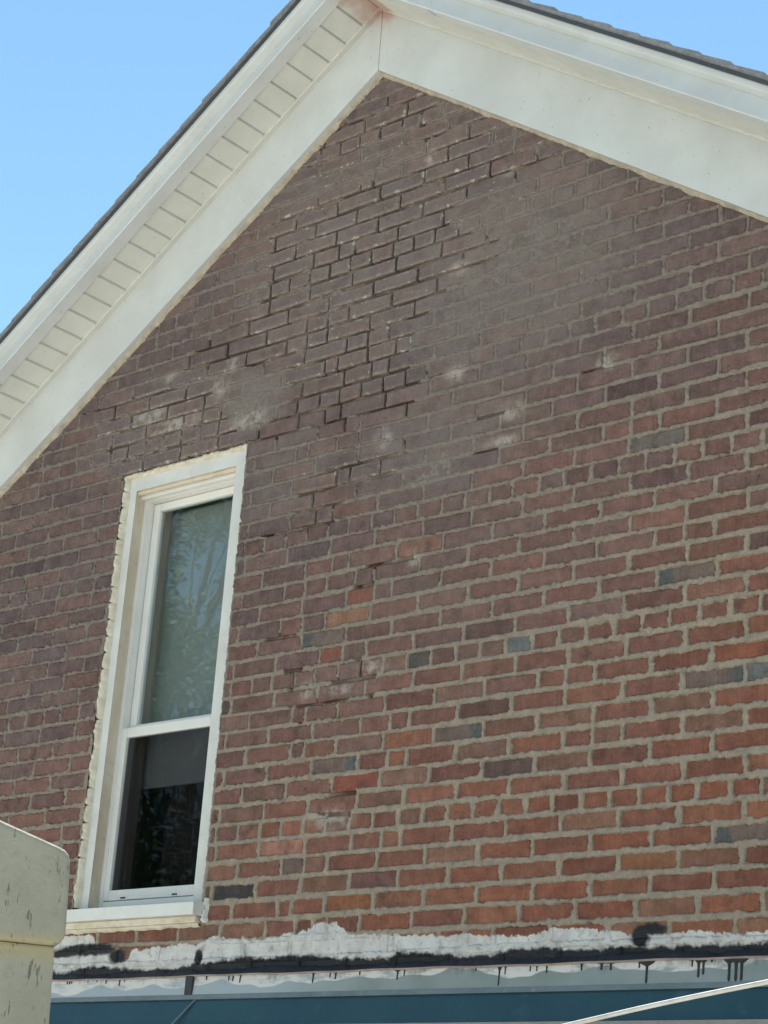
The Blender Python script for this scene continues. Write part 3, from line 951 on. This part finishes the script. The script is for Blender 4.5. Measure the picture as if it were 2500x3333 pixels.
# flat casing, set back behind the brick face
CX0, CX1, CZ1 = -1.474, -0.781, 1.905
IX0, IX1, IZ1 = -1.424, -0.858, 1.845
SZ = 0.142
wf.add([(CX0, .020, SZ), (CX0, .020, CZ1), (CX1, .020, CZ1), (CX1, .020, SZ), (IX0, .020, SZ), (IX0, .020, IZ1), (IX1, .020, IZ1), (IX1, .020, SZ),
        (CX0, .07, SZ), (CX0, .07, CZ1), (CX1, .07, CZ1), (CX1, .07, SZ)],
       [(0, 4, 5, 1), (1, 5, 6, 2), (2, 6, 7, 3), (0, 1, 9, 8), (1, 2, 10, 9), (2, 3, 11, 10)])
window = hp("window", wf, M_CASE)
def wp(name, mb, mat, **kw):
    return hp(name, mb, mat, window, **kw)
m = MB()   # reveal lining inside the casing
m.add([(IX0, .0205, SZ), (IX0, .0205, IZ1), (IX1, .0205, IZ1), (IX1, .0205, SZ), (IX0 - .003, .078, SZ), (IX0 - .003, .078, IZ1 + .003), (IX1 + .003, .078, IZ1 + .003), (IX1 + .003, .078, SZ)],
      [(0, 1, 5, 4), (1, 2, 6, 5), (2, 3, 7, 6)])
wp("reveal", m, M_REVEAL)
m = MB()   # bead under the head casing
for i in range(1):
    pr = [(0.024 + 0.011 * math.cos(a), IZ1 - 0.006 + 0.010 * math.sin(a)) for a in np.linspace(-math.pi, math.pi, 11)[:-1]]
    v = [(IX0 + 0.002, y + 0.012, z) for y, z in pr] + [(IX1 - 0.002, y + 0.012, z) for y, z in pr]
    N = len(pr)
    m.add(v, [(i, (i + 1) % N, (i + 1) % N + N, i + N) for i in range(N)] + [tuple(range(N)), tuple(range(2 * N - 1, N - 1, -1))])
wp("head_bead", m, M_REVEAL, smooth=False)
def frame(m, x0, x1, z0, z1, w, y0, y1, wl=None, wr=None, wt=None, wb=None):
    wl, wr, wt, wb = wl or w, wr or w, wt or w, wb or w
    m.box(x0, x0 + wl, y0, y1, z0, z1)
    m.box(x1 - wr, x1, y0, y1, z0, z1)
    m.box(x0 + wl, x1 - wr, y0 + .0015, y1, z1 - wt, z1)
    m.box(x0 + wl, x1 - wr, y0 + .0015, y1, z0, z0 + wb)
m = MB(); frame(m, -1.4285, -0.856, 0.150, 1.836, 0.018, 0.074, 0.19, wr=0.030, wt=0.022, wb=0.030)
m.box(-1.4265, -0.859, 0.050, 0.0735, 1.8175, 1.8435)
wp("window_frame", m, M_VINYL, bevel=0.002)
m = MB(); frame(m, -1.408, -0.884, 0.846, 1.812, 0.036, 0.112, 0.142, wt=0.032, wb=0.034)
us = wp("upper_sash", m, M_VINYL, bevel=0.0035)
m = MB(); frame(m, -1.420, -0.886, 0.184, 0.862, 0.036, 0.080, 0.110, wt=0.040, wb=0.040)
ls = wp("lower_sash", m, M_VINYL, bevel=0.004)
m = MB(); m.box(-1.378, -0.914, 0.126, 0.129, 0.874, 1.786)
wp("upper_pane", m, M_GLASS)
m = MB(); m.box(-1.390, -0.916, 0.094, 0.097, 0.218, 0.828)
wp("lower_pane", m, M_GLASS_LOW)
for xx in (-1.30, -1.01):      # catches standing on the meeting rail, behind the glass
    m = MB()
    for a in range(3):
        m.box(xx - 0.022 + a * 0.013, xx - 0.009 + a * 0.013 + 0.006, 0.150, 0.166, 0.868, 0.886 + (0.010 if a == 1 else 0.003 * a))
    wp("sash_lock", m, M_LATCH, bevel=0.003)
for xx in (-1.30, -1.02):      # tilt latches, small dark slots in the bottom rail
    m = MB(); m.box(xx - 0.012, xx + 0.012, 0.0775, 0.081, 0.189, 0.1945)
    wp("rail_slot", m, M_TAR)
m = MB(); m.box(-1.4285, -0.858, 0.066, 0.15, 0.136, 0.1495)
wp("sub_sill", m, paint("dirty_sub_sill", (0.42, 0.42, 0.38, 1), (0.30, 0.30, 0.26, 1), 0.6, 0.8, (0.05, 0.05, 0.04, 1), 9, 0.3))
m = MB()   # inner jambs seen through the lower glass
m.box(-1.425, -1.398, 0.150, 0.19, 0.18, 1.82).box(-1.398, -1.388, 0.160, 0.19, 0.18, 1.82).box(-0.905, -0.88, 0.150, 0.30, 0.18, 1.82)
m.box(-1.425, -0.905, 0.150, 0.30, 0.15, 0.205)
wp("inner_jamb", m, M_INNER)
# sill with sloping top
m = MB()
sx0, sx1 = -1.545, -0.7665
v = []
for x_ in (sx0, sx1):
    v += [(x_, -0.063, 0.086), (x_, -0.063, 0.131), (x_, 0.002, 0.1395), (x_, 0.078, 0.1395), (x_, 0.078, 0.086)]
m.add(v, [(0, 1, 6, 5), (1, 2, 7, 6), (2, 3, 8, 7), (3, 4, 9, 8), (4, 0, 5, 9), (0, 4, 3, 2, 1), (5, 6, 7, 8, 9)])
wp("sill", m, M_VINYL, bevel=0.002)
m = MB()   # old stone nosing left under the sill cladding
m.box(sx0 + 0.004, sx1 - 0.012, -0.036, 0.02, 0.061, 0.0855)
N = 60
wp("sill_underside", m, M_FOAM, bevel=0.004)
def lumpy(name, path, wfun, dfun, nrm, out, seed, mat=M_FOAM, seg=6):
    """irregular bead along a straight path; nrm = across direction, out = -y"""
    a, b = Vector(path[0]), Vector(path[1])
    N = int((b - a).length / 0.004)
    v = []
    t = np.linspace(0, 1, N)
    ww = wfun(t)
    dd = dfun(t)
    for i in range(N):
        p = a.lerp(b, t[i])
        for j in range(seg + 1):
            u = j / seg
            v.append(tuple(p + Vector(nrm) * (ww[i] * (u - 0.5)) + Vector((0, -1, 0)) * dd[i] * math.sin(math.pi * u) ** 0.6))
    f = [(i * (seg + 1) + j, i * (seg + 1) + j + 1, (i + 1) * (seg + 1) + j + 1, (i + 1) * (seg + 1) + j) for i in range(N - 1) for j in range(seg)]
    m = MB()
    m.add(v, f)
    return wp(name, m, mat, smooth=True)
tick = lambda t: np.exp(-(((0.15 + 1.76 * t) / CO + 0.5) % 1.0 - 0.5) ** 2 / 0.0016) * (vnoise(t * 25.6, t * 0 + 3, 91) > 0.35)
nz_ = lambda t, s_, sc: fbm(t * 1.0, t * 0 + s_, sc, 200 + s_, 3)
lumpy("caulk_bead", ((-1.482, 0.021, 0.15), (-1.482, 0.021, 1.91)), lambda t: 0.036 + 0.010 * (nz_(t, 1, 24) - 0.4) + 0.006 * (nz_(t, 11, 150) - 0.5) - 0.010 * tick(t), lambda t: np.maximum(0.002, 0.018 + 0.014 * (nz_(t, 2, 28) - 0.3) + 0.010 * (nz_(t, 12, 140) - 0.5) - 0.016 * tick(t)), (1, 0, 0), 0, 1)
lumpy("caulk_bead", ((-1.486, 0.024, 1.913), (-0.779, 0.024, 1.915)), lambda t: 0.026 + 0.014 * (nz_(t, 3, 13) - 0.4) + 0.008 * (nz_(t, 13, 70) - 0.5), lambda t: 0.014 + 0.024 * (nz_(t, 4, 15) - 0.3) + 0.014 * (nz_(t, 14, 80) - 0.5), (0, 0, 1), 0, 2)
lumpy("caulk_bead", ((sx0, -0.006, 0.058), (sx1 - 0.01, -0.006, 0.060)), lambda t: 0.020 + 0.016 * (nz_(t, 5, 30) - 0.4), lambda t: 0.012 + 0.020 * (nz_(t, 6, 26) - 0.3), (0, 0, 1), 0, 3)
lumpy("caulk_bead", ((-0.760, -0.002, 0.062), (-0.757, -0.002, 0.150)), lambda t: 0.018 + 0.022 * (nz_(t, 7, 8) - 0.4), lambda t: 0.010 + 0.030 * (nz_(t, 8, 8) - 0.3), (1, 0, 0), 0, 4,
      paint("white_caulk", (0.72, 0.71, 0.68, 1), (0.60, 0.58, 0.52, 1), 0.6, 0.3, (0.3, 0.25, 0.2, 1), 20, 0.4))

# room behind the window (part of the house), blind and curtain
m = MB()
x0, x1, y0, y1, z0, z1 = -2.4, 0.4, 0.31, 2.4, -0.5, 2.05
v = [(x0, y0, z0), (x1, y0, z0), (x1, y1, z0), (x0, y1, z0), (x0, y0, z1), (x1, y0, z1), (x1, y1, z1), (x0, y1, z1)]
m.add(v, [(0, 1, 2, 3), (7, 6, 5, 4), (1, 5, 6, 2), (2, 6, 7, 3), (3, 7, 4, 0)])
hp("room_lining", m, M_ROOM)
blind = thing("roller_blind", "pale roller blind lowered partway behind the window glass", "blind", (-1.15, 0.22, 1.80))
m = MB()
def bl(x, y, z): return (x + 1.15, y - 0.22, z - 1.80)
m.add([bl(-1.425, 0.215, 1.79), bl(-0.91, 0.215, 1.79), bl(-0.91, 0.215, 0.655), bl(-1.425, 0.215, 0.655), bl(-1.425, 0.218, 1.79), bl(-0.91, 0.218, 1.79), bl(-0.91, 0.218, 0.655), bl(-1.425, 0.218, 0.655)],
      [(3, 2, 1, 0), (4, 5, 6, 7), (0, 1, 5, 4), (1, 2, 6, 5), (2, 3, 7, 6), (3, 0, 4, 7)])
m.obj("blind_cloth", M_BLIND, blind)
m = MB()
a = bl(-1.425, 0.21, 0.645); b = bl(-0.91, 0.224, 0.657)
m.box(a[0], b[0], a[1], b[1], a[2], b[2]); m.obj("hem_bar", M_BLIND, blind, bevel=0.002)
m = MB()
v = []
for x_ in (-1.428, -0.907):
    for i in range(12):
        v.append(bl(x_, 0.232 + 0.017 * math.cos(i * math.pi / 6), 1.795 + 0.017 * math.sin(i * math.pi / 6)))
m.add(v, [(i, (i + 1) % 12, (i + 1) % 12 + 12, i + 12) for i in range(12)] + [tuple(range(12)), tuple(range(23, 11, -1))])
m.obj("roller", M_BLIND, blind)
m = MB()
N = 90
v = []
for i in range(N):
    x_ = -1.42 + 0.55 * i / (N - 1)
    y_ = 0.36 + 0.022 * math.sin(i * 0.72) + 0.010 * math.sin(i * 0.31 + 1)
    v += [(x_, y_, 0.10), (x_, y_, 1.85), (x_, y_ + 0.003, 1.85), (x_, y_ + 0.003, 0.10)]
f = []
for i in range(N - 1):
    for j in range(4):
        f.append((i * 4 + j, i * 4 + (j + 1) % 4, i * 4 + 4 + (j + 1) % 4, i * 4 + 4 + j))
m.add(v, f)
cu = m.obj("curtain", M_CURT, None, smooth=True)
cu["label"] = "dark pleated curtain hanging in the room behind the lower sash"
cu["category"] = "curtain"

# ------------------------------------------------------------------ lean-to against the foot of the wall
lean = thing("lean_to", "teal metal lean-to below the brick wall with grey tar-streaked flashing on top", "lean-to", (0, -0.05, GZ))
def lp(name, mb, mat, parent=lean, **kw):
    o = mb.obj(name, mat, None, **kw)
    o.parent = parent
    o.matrix_parent_inverse = Matrix.Translation((0, 0.05, -GZ)) if parent is lean else Matrix.Identity(4)
    return o
LX0, LX1 = -3.2, 2.7
m = MB()
m.add([(LX0, -0.022, -0.188), (LX1, -0.022, -0.190), (LX1, -0.016, -0.120), (LX0, -0.016, -0.127), (LX0, -0.003, -0.190), (LX1, -0.003, -0.190), (LX1, -0.003, -0.1195), (LX0, -0.003, -0.1265)],
      [(0, 1, 2, 3), (7, 6, 5, 4), (0, 4, 5, 1), (3, 2, 6, 7), (0, 3, 7, 4), (1, 5, 6, 2)])
fl = lp("flashing", m, M_FLASH)
m = MB()   # folded metal edge on top of the flashing
N = 160
v = []
for i in range(N):
    x_ = LX0 + (LX1 - LX0) * i / (N - 1)
    zt = -0.1265 + 0.007 * (x_ - LX0) / (LX1 - LX0) + 0.0012 * math.sin(x_ * 7) + 0.001 * math.sin(x_ * 23)
    v += [(x_, -0.0235, zt - 0.005), (x_, -0.0245, zt + 0.001), (x_, -0.012, zt + 0.003), (x_, -0.012, zt - 0.004)]
f = [(i * 4 + j, i * 4 + (j + 1) % 4, i * 4 + 4 + (j + 1) % 4, i * 4 + 4 + j) for i in range(N - 1) for j in range(4)]
m.add(v, f)
lp("flashing_edge", m, M_LIP, fl)
m = MB()   # tar bedded into the joint above the flashing
N = 900
t = np.linspace(0, 1, N)
xs = LX0 + (LX1 - LX0) * t
hgt = 0.024 + 0.020 * (fbm(xs, xs * 0, 9, 301, 3) - 0.4) + 0.010 * (fbm(xs, xs * 0, 60, 305, 2) - 0.5)
dep = 0.011 + 0.010 * (fbm(xs, xs * 0 + 3, 20, 311, 3) - 0.3)
v = []
for x_, h_, d_ in zip(xs, hgt, dep):
    zb = -0.1262 + 0.007 * (x_ - LX0) / (LX1 - LX0)
    for u in np.linspace(0, 1, 6):
        v.append((x_, 0.004 - (d_ + 0.008) * (1 - u) ** 0.7 * (0.6 + 0.4 * math.cos(u * 2)) - 0.004 * (u < 1), zb + h_ * u))
f = [(i * 6 + j, i * 6 + j + 1, i * 6 + 7 + j, i * 6 + 6 + j) for i in range(N - 1) for j in range(5)]
m.add(v, f)
lp("tar_bead", m, M_TAR, fl, smooth=True)
def drip(x_, z_end, w=0.008, wt=0.02):
    m = MB()
    z0 = -0.1275 + 0.007 * (x_ - LX0) / (LX1 - LX0)
    L = z0 - z_end
    prof = [(0.0, wt), (0.12, wt * 0.75), (0.25, w * 1.1), (0.6, w * 0.8), (0.9, w * 0.95), (1.0, w * 0.3)]
    v = []
    for u, ww in prof:
        z_ = z0 - L * u
        y_ = -0.0165 - 0.0055 * ((-0.12 - z_) / 0.07)
        v += [(x_ - ww / 2, y_ - 0.0008, z_), (x_, y_ - 0.0038, z_), (x_ + ww / 2, y_ - 0.0008, z_)]
    f = []
    for i in range(len(prof) - 1):
        f += [(i * 3, i * 3 + 1, i * 3 + 4, i * 3 + 3), (i * 3 + 1, i * 3 + 2, i * 3 + 5, i * 3 + 4)]
    m.add(v, f)
    return lp("tar_drip", m, M_TAR, fl, smooth=True)
for x_, ze, w, wt in ((-1.445, -0.139, .006, .02), (-1.432, -0.141, .006, .02), (-1.42, -0.138, .005, .02), (-1.33, -0.136, .005, .02), (-1.28, -0.136, .004, .02), (-1.23, -0.142, .006, .02), (-1.157, -0.151, .007, .045), (-1.13, -0.137, .005, .03),
                      (-0.71, -0.140, .006, .02), (-0.60, -0.143, .006, .01), (-0.58, -0.146, .006, .01), (-0.545, -0.152, .006, .015), (-0.205, -0.160, .007, .018), (-0.13, -0.143, .006, .05), (-0.105, -0.15, .007, .05), (0.0, -0.139, .006, .03), (0.162, -0.157, .007, .04), (0.19, -0.145, .005, .03),
                      (0.48, -0.138, .005, .03), (0.573, -0.185, .006, .02), (0.595, -0.151, .005, .02), (0.69, -0.144, .005, .012), (0.715, -0.144, .005, .012), (0.752, -0.150, .006, .014), (0.88, -0.146, .007, .022), (0.952, -0.146, .009, .05),
                      (0.985, -0.148, .008, .06), (1.085, -0.144, .006, .02), (1.112, -0.189, .009, .06), (1.265, -0.144, .006, .03), (1.287, -0.176, .009, .03), (1.303, -0.168, .008, .03), (1.33, -0.133, .008, .03),
                      (1.388, -0.189, .010, .045), (1.410, -0.189, .011, .045), (1.428, -0.189, .010, .05)):
    drip(x_, ze, w, wt)
m = MB(); m.box(-0.808, -0.770, -0.0262, -0.016, -0.190, -0.124)     # tarred butt joint
lp("tar_patch", m, M_TAR, fl, bevel=0.003)
m = MB()   # hem below the flashing
m.add([(LX0, -0.0285, -0.206), (LX1, -0.0285, -0.2065), (LX1, -0.0235, -0.1905), (LX0, -0.0235, -0.1885), (LX0, -0.004, -0.206), (LX1, -0.004, -0.2065), (LX1, -0.004, -0.1905), (LX0, -0.004, -0.1885)],
      [(0, 1, 2, 3), (7, 6, 5, 4), (0, 4, 5, 1), (3, 2, 6, 7), (0, 3, 7, 4), (1, 5, 6, 2)])
lp("hem_strip", m, M_HEM)
def tealpanel(x0, x1, dy):
    m = MB()
    sh = 0.055
    m.add([(x0 - sh * 0, -0.066 + dy, -0.300), (x1, -0.066 + dy, -0.300), (x1, -0.020 + dy, -0.2035), (x0, -0.020 + dy, -0.2035), (x0, -0.052 + dy, -0.300), (x1, -0.052 + dy, -0.300), (x1, -0.006 + dy, -0.2035), (x0, -0.006 + dy, -0.2035)],
          [(0, 1, 2, 3), (7, 6, 5, 4), (0, 4, 5, 1), (3, 2, 6, 7), (0, 3, 7, 4), (1, 5, 6, 2)])
    return lp("teal_panel", m, M_TEAL)
tealpanel(LX0, -0.758, 0.0)
tealpanel(-0.757, LX1, 0.0)
m = MB()
m.add([(-0.752, -0.0215, -0.2065), (-0.7445, -0.0215, -0.2065), (-0.800, -0.075, -0.300), (-0.807, -0.075, -0.300), (-0.752, -0.027, -0.2065), (-0.7445, -0.027, -0.2065), (-0.800, -0.080, -0.300), (-0.807, -0.080, -0.300)],
      [(0, 1, 2, 3), (7, 6, 5, 4), (0, 4, 5, 1), (3, 2, 6, 7), (0, 3, 7, 4), (1, 5, 6, 2)])
lp("seam_cover", m, M_HEM)
m = MB(); m.box(LX0, LX1, -0.075, 0.03, GZ, -0.3005)
lp("lower_wall", m, M_PLASTER)

# ------------------------------------------------------------------ pier in the foreground
pz = -0.534
pier = thing("garden_pier", "weathered olive beige pier with a wider sloping cap in front of the window corner", "pier", (1.99, -3.0, GZ))
uu = Vector((0.5408, 0.8412, 0)); nn = Vector((0.8412, -0.5408, 0))
def PV(u, n_, z):
    p = uu * u + nn * n_
    return (p.x, p.y, z - GZ)
def extr(mb, prof, n0, n1):
    N = len(prof)
    v = [PV(u, n0, z) for u, z in prof] + [PV(u, n1, z) for u, z in prof]
    mb.add(v, [tuple(range(N)), tuple(range(2 * N - 1, N - 1, -1))] + [(i, i + N, (i + 1) % N + N, (i + 1) % N) for i in range(N)])
m = MB()
right = [(-0.20, -0.3285), (-0.014, -0.3872), (-0.004, -0.3915), (0.002, -0.398), (0.0055, -0.410), (0.007, -0.430), (0.0115, -0.515), (0.0105, -0.522), (0.006, -0.529), (-0.003, -0.5355)]
left = [(-0.40 - u, z) for u, z in reversed(right)]
extr(m, right + left[:-1], 0.0, -0.40)
m.obj("cap", M_POST, pier, bevel=0.010, segs=5)
m = MB()
extr(m, [(-0.004, -0.5358), (-0.001, -0.545), (0.004, -0.65), (0.004, GZ), (-0.404, GZ), (-0.404, -0.65), (-0.399, -0.545), (-0.396, -0.5358)], -0.008, -0.392)
m.obj("shaft", M_POST, pier, bevel=0.005)

# ------------------------------------------------------------------ cable
cd_ = bpy.data.curves.new("service_cable", 'CURVE')
cd_.dimensions = '3D'
cd_.bevel_depth = 0.0028
cd_.bevel_resolution = 4
pts = [(2.0, -2.98, -0.845), (2.45, -2.995, -0.745), (2.934, -3.0, -0.657), (3.059, -3.0, -0.6345), (3.194, -3.0, -0.6135), (3.6, -3.0, -0.555), (4.6, -3.0, -0.41), (6.5, -3.0, -0.08), (9.0, -3.0, 0.5)]
sp_ = cd_.splines.new('NURBS')
sp_.points.add(len(pts) - 1)
for p_, q_ in zip(sp_.points, pts):
    p_.co = (*q_, 1)
sp_.use_endpoint_u = True
sp_.order_u = 3
sp_.resolution_u = 12
co_ = bpy.data.objects.new("service_cable_curve", cd_)
COL.objects.link(co_)
dg = bpy.context.evaluated_depsgraph_get()
cme = bpy.data.meshes.new_from_object(co_.evaluated_get(dg))
bpy.data.objects.remove(co_)
cme.name = "service_cable"
cab = link("service_cable", cme, None, M_CABLE)
cab["label"] = "white cable slanting up across the teal lean-to in the lower right corner"
cab["category"] = "cable"

# ------------------------------------------------------------------ trees mirrored in the window panes
def tree(loc, h, rad, seed, label, gap=None):
    t = thing("shade_tree", label, "tree", (loc[0], loc[1], GZ), "trees reflected in the window")
    r = np.random.RandomState(seed)
    m = MB()
    def limb(a, b, ra, rb, seg=7):
        a, b = Vector(a), Vector(b)
        ax = (b - a).normalized()
        s_ = ax.orthogonal().normalized()
        w_ = ax.cross(s_)
        v = []
        for c_, q_ in ((a, ra), (b, rb)):
            v += [tuple(c_ + (s_ * math.cos(2 * math.pi * i / seg) + w_ * math.sin(2 * math.pi * i / seg)) * q_) for i in range(seg)]
        m.add(v, [(i, (i + 1) % seg, (i + 1) % seg + seg, i + seg) for i in range(seg)])
    limb((0, 0, 0), (0.1, 0, h * 0.35), 0.28, 0.2)
    tips = []
    for i in range(11):
        a = 2 * math.pi * i / 11 + r.uniform(-.3, .3)
        z0 = h * r.uniform(0.25, 0.4)
        L = rad * r.uniform(0.5, 0.9)
        e = (L * math.cos(a) * 0.8, L * math.sin(a) * 0.8, h * r.uniform(0.5, 0.92))
        limb((0.1, 0, z0), e, 0.07, 0.018)
        tips.append(e)
        for j in range(3):
            e2 = (e[0] + r.uniform(-1, 1), e[1] + r.uniform(-1, 1), e[2] + r.uniform(-0.4, 1.1))
            limb(tuple(0.5 * np.array(e) + 0.5 * np.array((0.1, 0, z0))), e2, 0.026, 0.006, 5)
            tips.append(e2)
    m.obj("trunk", M_BARK, t)
    NL = 42000
    c_ = np.array(tips)[r.randint(len(tips), size=NL)] + r.normal(0, 1, (NL, 3)) * np.array([0.62, 0.62, 0.5])
    d1 = r.normal(0, 1, (NL, 3)); d1 /= np.linalg.norm(d1, axis=1)[:, None]
    d2 = np.cross(d1, r.normal(0, 1, (NL, 3))); d2 /= np.linalg.norm(d2, axis=1)[:, None]
    if gap is not None:      # a hole in the crown that lets the sky through
        g0, gd = np.array(gap[0]) - np.array((loc[0], loc[1], GZ)), np.array(gap[1]) / np.linalg.norm(gap[1])
        w_ = c_ - g0
        off = w_ - (w_ @ gd)[:, None] * gd
        rr = np.hypot(np.hypot(off[:, 0], off[:, 1]), off[:, 2] * 0.55)
        kp = (rr > 0.34 + 0.40 * r.rand(NL)) | (r.rand(NL) < 0.10)
        c_, d1, d2 = c_[kp], d1[kp], d2[kp]
        NL = len(c_)
    sz = r.uniform(0.035, 0.07, NL)[:, None]
    v = np.stack([c_ - d1 * sz, c_ + d2 * sz * 0.5, c_ + d1 * sz, c_ - d2 * sz * 0.5], 1).reshape(-1, 3)
    me = mesh_from("crown", v, [tuple(range(i * 4, i * 4 + 4)) for i in range(NL)])
    at = me.attributes.new("tone", 'FLOAT', 'POINT')
    at.data.foreach_set("value", np.repeat(r.rand(NL), 4).astype(np.float32))
    link("crown", me, t, M_LEAF)
tree((-19.5, -15.5, 0), 18.5, 5.6, 3, "large leafy tree mirrored in the upper window pane", ((-0.99, 0.1, 1.40), (-5.29, -5.03, 2.29)))
tree((-17.5, -11.5, 0), 10.0, 3.8, 5, "smaller leafy tree mirrored low in the window glass", ((-0.99, 0.1, 1.40), (-5.29, -5.03, 2.29)))
